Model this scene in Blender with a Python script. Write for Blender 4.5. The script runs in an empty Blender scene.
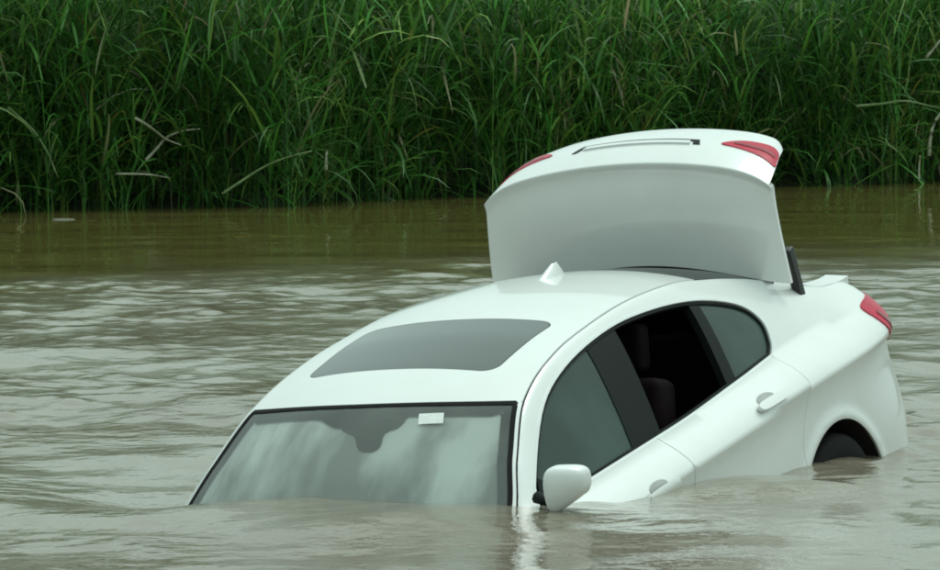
import bpy, bmesh, math, random
import numpy as np
from mathutils import Matrix, Vector
from mathutils.geometry import delaunay_2d_cdt
random.seed(7); rng = np.random.default_rng(7)
scene = bpy.context.scene
COL = scene.collection

# ------------------------------------------------------------------ camera
FPX = 4002.818                                   # focal length in pixels of the 940 px wide photograph
PA, PB, PC = 1.4857, -0.0104, -0.05157           # water plane in camera axes: down = PA + PB*right + PC*forward
dn = np.array([-PB, 1.0, -PC]); nl = np.linalg.norm(dn); dn = dn/nl
CAMH = PA/nl
fw = np.array([0, 0, 1.0]); fw = fw - fw.dot(dn)*dn; fw /= np.linalg.norm(fw)
rt = np.cross(dn, fw)
W2C = np.array([rt, fw, -dn])                    # rows: world axes in camera axes (right, down, forward)
CAMP = np.array([0, 0, CAMH])
def c2w(p): return W2C @ np.asarray(p, float) + CAMP
cam_d = bpy.data.cameras.new('camera'); cam = bpy.data.objects.new('camera', cam_d); COL.objects.link(cam)
cam_d.sensor_width = 36; cam_d.lens = FPX*36/940; cam_d.clip_end = 6000; cam_d.clip_start = .1
cx, cy, cz = W2C @ np.array([1, 0, 0]), W2C @ np.array([0, -1, 0]), W2C @ np.array([0, 0, -1])
cam.matrix_world = Matrix(((cx[0], cy[0], cz[0], 0), (cx[1], cy[1], cz[1], 0), (cx[2], cy[2], cz[2], CAMH), (0, 0, 0, 1)))
scene.camera = cam
def pxray(px, py): return W2C @ np.array([(px-470)/FPX, (py-285)/FPX, 1.0])
def px_water(px, py):
    v = pxray(px, py); k = -CAMH/v[2]; return CAMP + k*v
def px_depth(px, py, Y):
    v = pxray(px, py); return CAMP + v*(Y/v[1])

# ------------------------------------------------------------------ light
SUN_EL, SUN_AZ = math.radians(68), math.radians(42)      # azimuth from +Y clockwise: high to the right, veiled by cloud
world = bpy.data.worlds.new('World'); scene.world = world; world.use_nodes = True
wn, wl = world.node_tree.nodes, world.node_tree.links
wn.clear()
sky = wn.new('ShaderNodeTexSky'); sky.sky_type = 'NISHITA'; sky.sun_disc = False
sky.sun_elevation = SUN_EL; sky.sun_rotation = SUN_AZ; sky.dust_density = 6; sky.air_density = 1.5; sky.ozone_density = 1
hs = wn.new('ShaderNodeHueSaturation'); hs.inputs['Saturation'].default_value = .16; hs.inputs['Value'].default_value = 1.0
tint = wn.new('ShaderNodeMix'); tint.data_type = 'RGBA'; tint.blend_type = 'MULTIPLY'; tint.inputs[0].default_value = 1
tint.inputs[7].default_value = (.80, 1.0, .94, 1)
cloud = wn.new('ShaderNodeMix'); cloud.data_type = 'RGBA'; cloud.inputs[0].default_value = .72      # even layer of high cloud over the clear sky
cloud.inputs[7].default_value = (5.3, 6.6, 6.1, 1)
# an overcast sky is a little brighter overhead than at the horizon
geo = wn.new('ShaderNodeTexCoord'); sep = wn.new('ShaderNodeSeparateXYZ'); wl.new(geo.outputs['Generated'], sep.inputs[0])
ocr = wn.new('ShaderNodeMapRange'); ocr.inputs[1].default_value = 0; ocr.inputs[2].default_value = 1; ocr.inputs[3].default_value = .80; ocr.inputs[4].default_value = 1.30
wl.new(sep.outputs[2], ocr.inputs[0])
ocm = wn.new('ShaderNodeMix'); ocm.data_type = 'RGBA'; ocm.blend_type = 'MULTIPLY'; ocm.inputs[0].default_value = 1; ocm.inputs[6].default_value = (5.05, 6.55, 6.1, 1)
wl.new(ocr.outputs[0], ocm.inputs[7]); wl.new(ocm.outputs[2], cloud.inputs[7])
bg = wn.new('ShaderNodeBackground'); bg.inputs[1].default_value = .10
wo = wn.new('ShaderNodeOutputWorld')
wl.new(sky.outputs[0], hs.inputs['Color']); wl.new(hs.outputs[0], tint.inputs[6]); wl.new(tint.outputs[2], cloud.inputs[6]); wl.new(cloud.outputs[2], bg.inputs[0]); wl.new(bg.outputs[0], wo.inputs[0])
sun_d = bpy.data.lights.new('sun', 'SUN'); sun = bpy.data.objects.new('sun', sun_d); COL.objects.link(sun)
sun_d.energy = .7; sun_d.angle = math.radians(28); sun_d.color = (1, .99, .93)
sdir = Vector((math.sin(SUN_AZ)*math.cos(SUN_EL), math.cos(SUN_AZ)*math.cos(SUN_EL), math.sin(SUN_EL)))
sun.rotation_euler = sdir.to_track_quat('Z', 'Y').to_euler(); sun.location = (0, 0, 30)
vs = scene.view_settings; vs.view_transform = 'Standard'; vs.look = 'None'; vs.gamma = 1; vs.exposure = 0.47; vs.use_curve_mapping = False
scene.render.engine = 'CYCLES'
scene.render.resolution_x, scene.render.resolution_y = 1024, 621
scene.cycles.pixel_filter_type = 'BLACKMAN_HARRIS'; scene.cycles.filter_width = 1.9
scene.cycles.transparent_max_bounces = 24; scene.cycles.max_bounces = 10

# ------------------------------------------------------------------ materials
def new_mat(name):
    m = bpy.data.materials.new(name); m.use_nodes = True
    nt = m.node_tree; b = nt.nodes['Principled BSDF']; return m, nt, b
def principled(name, col, rough=.5, metal=0, coat=0, spec=.5, noise=None, bump=None):
    m, nt, b = new_mat(name)
    b.inputs['Base Color'].default_value = (*col, 1); b.inputs['Roughness'].default_value = rough
    b.inputs['Metallic'].default_value = metal; b.inputs['Coat Weight'].default_value = coat
    b.inputs['Coat Roughness'].default_value = .06; b.inputs['Specular IOR Level'].default_value = spec
    tc = nt.nodes.new('ShaderNodeTexCoord')
    if noise:                                     # (scale, amount): slight unevenness of tone
        n = nt.nodes.new('ShaderNodeTexNoise'); n.inputs['Scale'].default_value = noise[0]; n.inputs['Detail'].default_value = 6
        nt.links.new(tc.outputs['Object'], n.inputs['Vector'])
        r = nt.nodes.new('ShaderNodeMapRange'); r.inputs[1].default_value = .3; r.inputs[2].default_value = .7
        r.inputs[3].default_value = 1-noise[1]; r.inputs[4].default_value = 1
        nt.links.new(n.outputs[0], r.inputs[0])
        x = nt.nodes.new('ShaderNodeMix'); x.data_type = 'RGBA'; x.blend_type = 'MULTIPLY'; x.inputs[0].default_value = 1
        x.inputs[6].default_value = (*col, 1); nt.links.new(r.outputs[0], x.inputs[7]); nt.links.new(x.outputs[2], b.inputs['Base Color'])
    if bump:
        n = nt.nodes.new('ShaderNodeTexNoise'); n.inputs['Scale'].default_value = bump[0]; n.inputs['Detail'].default_value = 4
        nt.links.new(tc.outputs['Object'], n.inputs['Vector'])
        bp = nt.nodes.new('ShaderNodeBump'); bp.inputs['Strength'].default_value = bump[1]; bp.inputs['Distance'].default_value = .01
        nt.links.new(n.outputs[0], bp.inputs['Height']); nt.links.new(bp.outputs[0], b.inputs['Normal'])
    return m
def paint_mat():
    m, nt, b = new_mat('white_paint'); N, L = nt.nodes, nt.links
    tc = N.new('ShaderNodeTexCoord')
    n = N.new('ShaderNodeTexNoise'); n.inputs['Scale'].default_value = 3.0; n.inputs['Detail'].default_value = 8; n.inputs['Roughness'].default_value = .65
    L.new(tc.outputs['Object'], n.inputs['Vector'])
    r = N.new('ShaderNodeValToRGB'); r.color_ramp.elements[0].position = .35; r.color_ramp.elements[0].color = (.765, .775, .76, 1)
    r.color_ramp.elements[1].position = .60; r.color_ramp.elements[1].color = (.80, .81, .80, 1)
    L.new(n.outputs[0], r.inputs[0]); L.new(r.outputs[0], b.inputs['Base Color'])
    b.inputs['Roughness'].default_value = .32; b.inputs['Coat Weight'].default_value = .8; b.inputs['Coat Roughness'].default_value = .07
    return m
def glass_mat(name, tintc, film=(.2, .22, .2), film_amt=0.0, streak=False, ior=1.5):
    m, nt, b = new_mat(name); N, L = nt.nodes, nt.links; N.remove(b)
    out = N['Material Output']
    tr = N.new('ShaderNodeBsdfTransparent'); tr.inputs[0].default_value = (*tintc, 1)
    gl = N.new('ShaderNodeBsdfGlossy'); gl.inputs['Roughness'].default_value = .02
    fr = N.new('ShaderNodeFresnel'); fr.inputs[0].default_value = ior
    mx = N.new('ShaderNodeMixShader'); L.new(fr.outputs[0], mx.inputs[0]); L.new(tr.outputs[0], mx.inputs[1]); L.new(gl.outputs[0], mx.inputs[2])
    last = mx.outputs[0]
    if film_amt > 0:                              # film on the pane: thin mud, and reflections painted as flat colour
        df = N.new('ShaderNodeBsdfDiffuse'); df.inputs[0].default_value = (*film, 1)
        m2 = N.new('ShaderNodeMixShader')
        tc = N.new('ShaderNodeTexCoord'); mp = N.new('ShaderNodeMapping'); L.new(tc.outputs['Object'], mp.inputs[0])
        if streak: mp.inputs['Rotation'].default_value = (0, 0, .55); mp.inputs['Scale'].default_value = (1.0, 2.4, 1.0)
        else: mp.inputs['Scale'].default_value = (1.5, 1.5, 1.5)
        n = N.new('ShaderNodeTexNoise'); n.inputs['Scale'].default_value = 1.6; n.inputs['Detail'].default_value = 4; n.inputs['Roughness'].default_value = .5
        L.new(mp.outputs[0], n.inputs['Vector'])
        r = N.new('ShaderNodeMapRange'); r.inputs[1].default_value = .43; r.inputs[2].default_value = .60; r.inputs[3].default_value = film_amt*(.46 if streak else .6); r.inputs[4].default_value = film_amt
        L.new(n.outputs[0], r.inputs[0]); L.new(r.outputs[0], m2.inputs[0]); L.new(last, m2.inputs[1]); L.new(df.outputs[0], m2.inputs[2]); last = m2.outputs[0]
    L.new(last, out.inputs['Surface']); return m
M = {}
M['paint'] = paint_mat()
M['black'] = principled('black_trim', (.007, .010, .009), .55, spec=.15)
M['rubber'] = principled('rubber', (.009, .009, .009), .8, spec=.2, noise=(30, .4))
M['cabin'] = principled('dark_cabin_trim', (.02, .018, .018), .8, noise=(12, .4))
M['leather'] = principled('dark_leather', (.008, .003, .004), .8, spec=.12, noise=(9, .4), bump=(60, .2))
M['steel'] = principled('hinge_steel', (.03, .03, .03), .4, .3)
M['rim'] = principled('wheel_alloy', (.45, .46, .47), .35, .9)
M['chrome'] = principled('chrome', (.75, .76, .76), .15, 1)
M['red'] = principled('red_lens', (.56, .010, .050), .3, spec=.25, noise=(20, .25))
M['redd'] = principled('dark_red_lens', (.24, .004, .014), .2, coat=.25, spec=.3)
M['sticker'] = principled('paper_sticker', (.78, .80, .78), .6, noise=(60, .15))
M['strip'] = principled('satin_bright_strip', (.80, .81, .80), .22, .3, coat=.5)
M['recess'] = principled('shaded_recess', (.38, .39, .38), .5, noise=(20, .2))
M['frit'] = principled('ceramic_border', (.02, .024, .022), .12)
M['sunglass'] = principled('sunroof_glass', (.05, .06, .057), .06, coat=.5, noise=(3, .2))
M['wglass'] = glass_mat('windshield_glass', (.96, .99, .975), (.50, .53, .50), .20, False)
M['sheen'] = glass_mat('painted_sheen', (.93, .96, .94), (.93, .95, .92), 1.0, True, 1.02)  # diffuse white film standing in for the sky mirrored in the glass
M['sglass'] = glass_mat('side_glass', (.34, .44, .40), (.135, .205, .18), .45, False)  # greenish film colour paints the reflections on the side panes
M['bglass'] = glass_mat('rear_glass', (.25, .3, .28), (.2, .22, .2), .12, False)

# ------------------------------------------------------------------ object helpers
def link(name, me, mat=None, parent=None):
    o = bpy.data.objects.new(name, me); COL.objects.link(o)
    if mat is not None: me.materials.append(mat)
    if parent is not None: o.parent = parent
    return o
def tag(o, label, cat, group=None):
    o['label'] = label; o['category'] = cat
    if group: o['group'] = group
    return o
def mesh_np(name, V, F, smooth=True, normals=None):
    me = bpy.data.meshes.new(name); me.from_pydata([tuple(v) for v in V], [], [tuple(int(i) for i in f) for f in F]); me.validate()
    me.polygons.foreach_set('use_smooth', [smooth]*len(me.polygons)); me.update()
    if normals is not None and len(normals) == len(me.vertices): me.normals_split_custom_set_from_vertices([tuple(n) for n in normals])
    return me
def big_mesh(name, V, F, smooth=True):
    """V (n,3), F (m,k) numpy, fast."""
    me = bpy.data.meshes.new(name); k = F.shape[1]
    me.vertices.add(len(V)); me.vertices.foreach_set('co', V.astype(np.float32).ravel())
    me.loops.add(F.size); me.loops.foreach_set('vertex_index', F.astype(np.int32).ravel())
    me.polygons.add(len(F)); me.polygons.foreach_set('loop_start', np.arange(0, F.size, k, dtype=np.int32))
    me.polygons.foreach_set('use_smooth', np.full(len(F), smooth)); me.update(calc_edges=True); return me

# ------------------------------------------------------------------ car surface (x forward from the rear axle, y to the car's left, z up)
CR = np.array([[-0.491724, 0.854122, -0.169362], [0.253255, -0.045807, -0.966314], [-0.833108, -0.518052, -0.193786]])
CT = np.array([0.73904, 1.25876, 16.01032])
def pch(xs,ys):
    xs=np.array(xs,float);ys=np.array(ys,float);o=np.argsort(xs);xs=xs[o];ys=ys[o]
    h=np.diff(xs);d=np.diff(ys)/h;m=np.zeros(len(xs))
    m[0]=d[0];m[-1]=d[-1]
    for i in range(1,len(xs)-1):
        if d[i-1]*d[i]>0:
            w1=2*h[i]+h[i-1];w2=h[i]+2*h[i-1];m[i]=(w1+w2)/(w1/d[i-1]+w2/d[i])
    def f(x):
        x=np.clip(np.asarray(x,float),xs[0],xs[-1]);i=np.clip(np.searchsorted(xs,x)-1,0,len(h)-1)
        t=(x-xs[i])/h[i];hh=h[i]
        return ys[i]*(1+2*t)*(1-t)**2+m[i]*hh*t*(1-t)**2+ys[i+1]*t*t*(3-2*t)+m[i+1]*hh*t*t*(t-1)
    return f
RX=[3.55,3.0,2.5,2.12,1.9,1.68,1.45,1.2,.8,.4,.1,-.2,-.45,-.7,-.85,-1.05]
zr=pch(RX,[.66,.86,.945,.985,1.15,1.295,1.362,1.395,1.41,1.385,1.328,1.25,1.165,1.088,1.076,1.09])
yr=pch(RX,[.50,.68,.715,.715,.645,.578,.545,.525,.51,.505,.51,.535,.57,.61,.625,.62])
zb=pch([3.55,3.0,2.5,2.0,1.0,.4,-.05,-.4,-.75,-1.05],[.60,.80,.92,.985,.985,1.0,1.012,1.005,.985,.96])
yb=pch([3.55,3.0,2.5,2.0,1.0,.4,-.05,-.4,-.75,-1.05],[.64,.76,.775,.765,.765,.755,.74,.75,.80,.80])
crown=pch([3.55,2.5,2.1,1.68,1.2,.6,.0,-.5,-.8,-1.05],[.05,.05,.035,.045,.05,.05,.045,.04,.03,.03])
bow=pch([3.55,2.6,2.1,1.68,1.3,.6,.2,-.3,-.7,-1.05],[.1,.16,.20,.12,.03,0,-.05,-.10,-.10,-.06])
SEC=[(0,.80),(.06,.84),(.15,.862),(.35,.880),(.55,.884),(.70,.885),(.78,.890),(.83,.899),(.86,.906)]
low=pch([s[0] for s in SEC],[s[1] for s in SEC])
def xend(z): return -1.06+.10*np.clip((z-.55)/.5,0,1)**1.5+.10*np.clip((.45-z)/.3,0,1)**2
def side(x,z):
    x=np.asarray(x,float);z=np.asarray(z,float)
    b=zb(x);ybb=yb(x);v=np.clip((z-.17)/(b-.17),0,1)
    # lower: up to crease .80 use low, then blend to belt
    c=.86
    t=np.clip((v-c)/(1-c),0,1)
    yl=np.where(v<=c,low(np.minimum(v,c)),.906+(ybb-.906)*(.36*t+.64*t**1.8))
    r=zr(x);w=np.clip((z-b)/np.maximum(r-b,1e-3),0,.999)
    yu=ybb+(yr(x)-ybb)*(.74*w+.26*(1-np.sqrt(1-w*w)))
    y=np.where(z<=b,yl,yu)
    xe=xend(z)
    d=np.clip((-.15-x)/(-.15-xe),0,.995)
    ex=3.4+7*np.clip((z-.86)/.18,0,1)
    g=(1-d**ex)**(1/2.3)
    df=np.clip((x-2.7)/(3.62-2.7),0,.995); g=g*(1-df**2.6)**(1/2.3)
    ka=np.clip((-x-.25)/.45,0,1);kb=np.clip((.86-z)/.36,0,1)
    bb=.032*ka*ka*(3-2*ka)*kb*kb*(3-2*kb)
    rr=np.sqrt((x+.055)**2+(z-.325)**2); bb=bb+.011*np.exp(-((rr-.385)/.028)**2)*np.clip((.95-z)/.1,0,1)      # rolled lip round the arch
    return (y+bb)*(.42+.58*g)
def top(x,y):
    x=np.asarray(x,float);y=np.asarray(y,float)
    q=1-np.clip(np.abs(y)/yr(x),0,1)**2
    xp=x-bow(x)*q
    return zr(xp)+crown(xp)*(1-np.clip(np.abs(y)/yr(xp),0,1)**2.2)
CO = -CR.T @ CT
def car_ray(px, py): return CR.T @ np.array([(px-470)/FPX, (py-285)/FPX, 1.0])
def hit(px, py, fn):
    v = car_ray(px, py); ks = np.linspace(12, 18, 2400); P = CO + ks[:, None]*v
    e = fn(P); s = np.sign(e); i = np.where((s[:-1] > 0) & (s[1:] <= 0))[0]
    if len(i) == 0: return None
    i = i[0]; k = ks[i]+(ks[i+1]-ks[i])*e[i]/(e[i]-e[i+1]); return CO + k*v
def hside(px, py): return hit(px, py, lambda P: np.where((P[:, 0] > -1.0) & (P[:, 2] < zr(P[:, 0])), P[:, 1]-side(P[:, 0], P[:, 2]), 1))
def htop(px, py): return hit(px, py, lambda P: np.where(np.abs(P[:, 1]) < yr(P[:, 0]), P[:, 2]-top(P[:, 0], P[:, 1]), 1))

# ------------------------------------------------------------------ sheet-metal panels: a 2D outline lifted onto a surface
def resample(P, h, closed=True):
    P = [np.array(p, float) for p in P]; out = []
    n = len(P); 
    for i in range(n if closed else n-1):
        a, b = P[i], P[(i+1) % n]; k = max(1, int(math.ceil(np.linalg.norm(b-a)/h)))
        for j in range(k): out.append(a+(b-a)*j/k)
    if not closed: out.append(P[-1])
    return out
def smooth_curve(P, n=8, closed=False):
    P = [np.array(p, float) for p in P]; out = []; m = len(P)
    for i in range(m if closed else m-1):
        p1, p2 = P[i], P[(i+1) % m]
        p0 = P[(i-1) % m] if (closed or i > 0) else 2*p1-p2
        p3 = P[(i+2) % m] if (closed or i+2 < m) else 2*p2-p1
        for j in range(n):
            t = j/n; out.append(.5*((2*p1)+(-p0+p2)*t+(2*p0-5*p1+4*p2-p3)*t*t+(-p0+3*p1-3*p2+p3)*t**3))
    if not closed: out.append(P[-1])
    return out
def inside(poly, pts):
    poly = np.array(poly); x, y = pts[:, 0], pts[:, 1]; r = np.zeros(len(pts), bool); j = len(poly)-1
    for i in range(len(poly)):
        xi, yi = poly[i]; xj, yj = poly[j]
        c = ((yi > y) != (yj > y)) & (x < (xj-xi)*(y-yi)/((yj-yi) if yj != yi else 1e-12)+xi); r ^= c; j = i
    return r
def dist_poly(poly, pts):
    poly = np.array(poly); d = np.full(len(pts), 1e9)
    for i in range(len(poly)):
        a, b = poly[i], poly[(i+1) % len(poly)]; ab = b-a; t = np.clip(((pts-a)@ab)/(ab@ab+1e-15), 0, 1)
        d = np.minimum(d, np.linalg.norm(pts-(a+t[:, None]*ab), axis=1))
    return d
def offset_poly(poly, d):
    """inset a polygon by d (positive = inwards)"""
    P = np.array(poly); n = len(P)
    A = .5*sum(P[i][0]*P[(i+1) % n][1]-P[(i+1) % n][0]*P[i][1] for i in range(n)); sg = 1 if A > 0 else -1
    out = []
    for i in range(n):
        e1 = P[i]-P[i-1]; e2 = P[(i+1) % n]-P[i]; e1 /= np.linalg.norm(e1)+1e-12; e2 /= np.linalg.norm(e2)+1e-12
        n1 = np.array([-e1[1], e1[0]])*sg; n2 = np.array([-e2[1], e2[0]])*sg; b = n1+n2; l = np.linalg.norm(b)
        if l < 1e-6: out.append(P[i]+n1*d); continue
        b /= l; out.append(P[i]+b*d/max(.5, b@n1))
    return out
def side_lift(off=0.0, mirror=False):
    sg = -1 if mirror else 1
    def f(u):
        x, z = u[:, 0], u[:, 1]; y = side(x, z); e = 2e-3
        dx = (side(x+e, z)-side(x-e, z))/(2*e); dz = (side(x, z+e)-side(x, z-e))/(2*e)
        N = np.c_[-dx, np.ones(len(x)), -dz]; N /= np.linalg.norm(N, axis=1)[:, None]
        P = np.c_[x, y, z]+N*off; P[:, 1] *= sg; N[:, 1] *= sg; return P, N
    return f
def top_lift(off=0.0):
    def f(u):
        x, y = u[:, 0], u[:, 1]; z = top(x, y); e = 3e-3
        dx = (top(x+e, y)-top(x-e, y))/(2*e); ye = np.sign(y)*np.minimum(np.abs(y), yr(x)-2*e); dy = (top(x, ye+e)-top(x, ye-e))/(2*e)
        N = np.c_[-dx, -dy, np.ones(len(x))]; N /= np.linalg.norm(N, axis=1)[:, None]
        return np.c_[x, y, z]+N*off, N
    return f
def panel(name, poly, lift, mat, parent, h=.03, holes=(), flange=.012, dense=None):
    loops = [resample(poly, h)]+[resample(q, h) for q in holes]
    A = np.vstack([np.array(l) for l in loops]); pts = [tuple(p) for p in A]; edges = []; s = 0
    for l in loops:
        edges += [(s+i, s+(i+1) % len(l)) for i in range(len(l))]; s += len(l)
    lo, hi = A.min(0), A.max(0)
    gx = np.arange(lo[0], hi[0], h); gy = np.arange(lo[1], hi[1], h)
    G = np.array([(x+(h/2 if j % 2 else 0), y) for j, y in enumerate(gy) for x in gx]) if len(gx)*len(gy) else np.zeros((0, 2))
    if dense is not None: G = np.vstack([G, dense])
    if len(G):
        k = inside(loops[0], G) & (dist_poly(loops[0], G) > np.where(np.arange(len(G)) < len(gx)*len(gy), h*.35, .003))
        for l in loops[1:]: k &= ~inside(l, G) & (dist_poly(l, G) > h*.35)
        pts += [tuple(p) for p in G[k]]
    vo, eo, fo, _, _, _ = delaunay_2d_cdt([Vector(p) for p in pts], edges, [], 0, 1e-7)
    U = np.array([tuple(v) for v in vo]); F = np.array([tuple(f) for f in fo if len(f) == 3])
    C = U[F].mean(1); k = inside(loops[0], C)
    for l in loops[1:]: k &= ~inside(l, C)
    F = F[k]
    P, N = lift(U)
    a, b, c = P[F[:, 0]], P[F[:, 1]], P[F[:, 2]]; fl = (np.cross(b-a, c-a)*N[F[:, 0]]).sum(1) < 0; F[fl] = F[fl][:, ::-1]
    V = list(P); NN = list(N); FF = [tuple(f) for f in F]
    if flange:                                     # folded edge, so that gaps and openings have depth
        cnt = {}
        for f in FF:
            for i in range(3):
                e = (f[i], f[(i+1) % 3]); cnt[e] = cnt.get(e, 0)+1
        for (i, j) in [e for e in cnt if (e[1], e[0]) not in cnt]:
            t = P[j]-P[i]; q = len(V); nn = np.cross(t, N[i]); nn = nn/(np.linalg.norm(nn)+1e-12)
            V += [P[i], P[j], P[j]-N[j]*flange, P[i]-N[i]*flange]; NN += [nn]*4; FF.append((q+1, q, q+3, q+2))
    me = bpy.data.meshes.new(name); me.from_pydata([tuple(v) for v in V], [], [tuple(int(i) for i in f) for f in FF])
    me.polygons.foreach_set('use_smooth', [True]*len(me.polygons)); me.update()
    me.normals_split_custom_set_from_vertices([tuple(n) for n in NN])
    return link(name, me, mat, parent)
def tube(name, pts, r, mat, parent, n=8, caps=True):
    pts = [Vector(p) for p in pts]; V = []; F = []
    rs = r if isinstance(r, (list, tuple)) else [r]*len(pts); up = Vector((0, 0, 1))
    for i, p in enumerate(pts):
        t = (pts[min(i+1, len(pts)-1)]-pts[max(i-1, 0)]).normalized()
        a = t.cross(up if abs(t.z) < .9 else Vector((1, 0, 0))).normalized(); b = t.cross(a)
        for k in range(n): V.append(p+(a*math.cos(2*math.pi*k/n)+b*math.sin(2*math.pi*k/n))*rs[i])
    for i in range(len(pts)-1):
        for k in range(n): F.append((i*n+k, i*n+(k+1) % n, (i+1)*n+(k+1) % n, (i+1)*n+k))
    if caps: F.append(tuple(range(n))[::-1]); F.append(tuple((len(pts)-1)*n+k for k in range(n)))
    return link(name, mesh_np(name, V, F), mat, parent)
def rounded_box(name, dims, mat, parent, loc=(0, 0, 0), rot=(0, 0, 0), bevel=.03, fn=None, seg=3):
    bm = bmesh.new(); bmesh.ops.create_cube(bm, size=1)
    for v in bm.verts: v.co = Vector((v.co.x*dims[0], v.co.y*dims[1], v.co.z*dims[2]))
    bmesh.ops.subdivide_edges(bm, edges=bm.edges[:], cuts=3, use_grid_fill=True)
    if fn:
        for v in bm.verts: v.co = Vector(fn(v.co))
    sharp = [e for e in bm.edges if len(e.link_faces) == 2 and e.calc_face_angle() > .6]
    bmesh.ops.bevel(bm, geom=sharp, offset=bevel, segments=seg, profile=.5, affect='EDGES', clamp_overlap=True)
    bmesh.ops.recalc_face_normals(bm, faces=bm.faces)
    me = bpy.data.meshes.new(name); bm.to_mesh(me); bm.free(); me.polygons.foreach_set('use_smooth', [True]*len(me.polygons))
    o = link(name, me, mat, parent); o.location = loc; o.rotation_euler = rot; return o
def ellipsoid(name, fn, mat, parent, nu=20, nv=14):
    """closed surface from fn(theta, phi) -> xyz"""
    V = []; F = []
    for j in range(nv+1):
        for i in range(nu): V.append(fn(2*math.pi*i/nu, math.pi*j/nv))
    for j in range(nv):
        for i in range(nu): F.append((j*nu+i, j*nu+(i+1) % nu, (j+1)*nu+(i+1) % nu, (j+1)*nu+i))
    me = mesh_np(name, V, F); bm = bmesh.new(); bm.from_mesh(me); bmesh.ops.remove_doubles(bm, verts=bm.verts, dist=1e-5); bmesh.ops.recalc_face_normals(bm, faces=bm.faces); bm.to_mesh(me); bm.free()
    return link(name, me, mat, parent)

# ------------------------------------------------------------------ the car
car = bpy.data.objects.new('sedan_car', None); COL.objects.link(car)
tag(car, 'white sedan sunk nose-down in the muddy river with its boot lid open', 'car')
Rw = W2C @ CR; Tw = W2C @ CT + CAMP
CARM = Matrix([[*Rw[i], Tw[i]] for i in range(3)]+[[0, 0, 0, 1]])
car.matrix_world = CARM

ARC = (-.055, .325, .372)                          # rear wheel arch
def arc_pts(c, a0, a1, n=28): return [(c[0]+c[2]*math.cos(math.radians(a0+(a1-a0)*i/n)), c[1]+c[2]*math.sin(math.radians(a0+(a1-a0)*i/n))) for i in range(n+1)]
# window opening read off the photograph, front foot over the top to the rear lower corner
DLO_PX = [(535, 503), (541.5, 415), (565, 367), (609, 328.5), (653.5, 309), (697, 300.5), (737, 304.5), (761, 320), (771, 342), (771, 356)]
DLO = []
for p in DLO_PX:
    q = hside(*p); DLO.append((q[0], q[2]))
DLO = [np.array(p) for p in smooth_curve(DLO, 6)]
xf, xr_ = DLO[0][0], DLO[-1][0]
def belt_line(x0, x1, n=20): return [(x, float(zb(x))+.006) for x in np.linspace(x0, x1, n)]
DLO[0][1] = zb(xf)+.006; DLO[-1] = np.array([xr_, float(zb(xr_))+.006])
seam_r = smooth_curve([(xr_, float(zb(xr_))+.006), (.105, .93), (.16, .81), (.215, .70), (.235, .555)], 5)
B_X = 1.12
def side_set(mirror):
    L = side_lift(0, mirror)
    # body side in one piece: pillars, roof rail, rear wing
    rail = [(x, float(zr(x))-.002) for x in np.linspace(2.12, -.90, 90)]
    rear = [(float(xend(z))+.012, z) for z in np.linspace(1.045, .17, 30)]
    a0 = math.degrees(math.asin((.17-ARC[1])/ARC[2]))
    arc_rear = arc_pts(ARC, 180-a0, math.degrees(math.atan2(.555-ARC[1], .235-ARC[0])), 30)
    poly = rail+rear+arc_rear+seam_r[::-1][1:]+DLO[::-1][1:]
    dn_ = np.array([(x, z) for x in np.concatenate([np.linspace(-1.04, -.8, 30)]) for z in np.arange(.19, 1.06, .025)])
    dn2 = np.array([(x, float(zr(x))-d) for d in (.006, .013, .021, .030, .041, .054) for x in np.arange(-.88, 2.1, .012)])
    panel('side_panel', poly, L, M['paint'], car, .022, dense=np.vstack([dn_, dn2]))
    g = .0025
    rd = [np.array(p) for p in seam_r]; ang = math.degrees(math.atan2(.555-ARC[1], .235-ARC[0]))
    arc_front = arc_pts(ARC, ang, math.degrees(math.asin((.28-ARC[1])/ARC[2])), 8)
    poly = rd+arc_front[1:]+[(B_X, .28)]+[(B_X, z) for z in np.linspace(.32, float(zb(B_X))+.006, 12)]+belt_line(B_X, xr_)[1:-1]
    rdoor = panel('rear_door', offset_poly(poly, g), L, M['paint'], car, .025)
    poly = [(B_X, .28)]+[(B_X, z) for z in np.linspace(.32, float(zb(B_X))+.006, 12)]+belt_line(B_X, xf)[1:]+smooth_curve([(2.06, .97), (2.13, .8), (2.12, .5), (2.05, .28)], 5)
    fdoor = panel('front_door', offset_poly(poly, g), L, M['paint'], car, .025)
    poly = [(.30, .17), (2.42, .17), (2.40, .276), (.31, .276)]
    panel('sill', poly, L, M['paint'], car, .04)
    fa = (2.79, .325, .372)
    poly = [(xf, float(zb(xf))+.006)]+[(x, float(zr(x))-.004) for x in np.linspace(2.12, 3.5, 40)]+[(3.55, .5), (3.5, .2)]+arc_pts(fa, -20, 200, 30)+[(2.42, .17), (2.40, .276), (2.06, .278)]+smooth_curve([(2.055, .29), (2.125, .5), (2.135, .8), (2.065, .97)], 5)
    panel('front_wing', offset_poly(poly, g), L, M['paint'], car, .035)
    for d, pxc in ((rdoor, (770, 402)), (fdoor, (661, 490))):
        q = hside(*pxc); hx, hz = q[0], q[2]
        sl = side_lift(.002, mirror)
        cup = [(hx+.065*math.cos(a)*1.0, hz+.012+.018*math.sin(a)) for a in np.linspace(0, 2*math.pi, 22)[:-1]]
        hd = panel('door_handle', [(hx+.115*np.sign(math.cos(a))*abs(math.cos(a))**.45, hz-.006+.0125*np.sign(math.sin(a))*abs(math.sin(a))**.6) for a in np.linspace(0, 2*math.pi, 30)[:-1]], side_lift(.024, mirror), M['paint'], d, .012, flange=.016)
        panel('handle_recess', cup, sl, M['recess'], hd, .02, flange=0)
    return rdoor, fdoor
RD, FD = side_set(False); RD2, FD2 = side_set(True)

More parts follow.
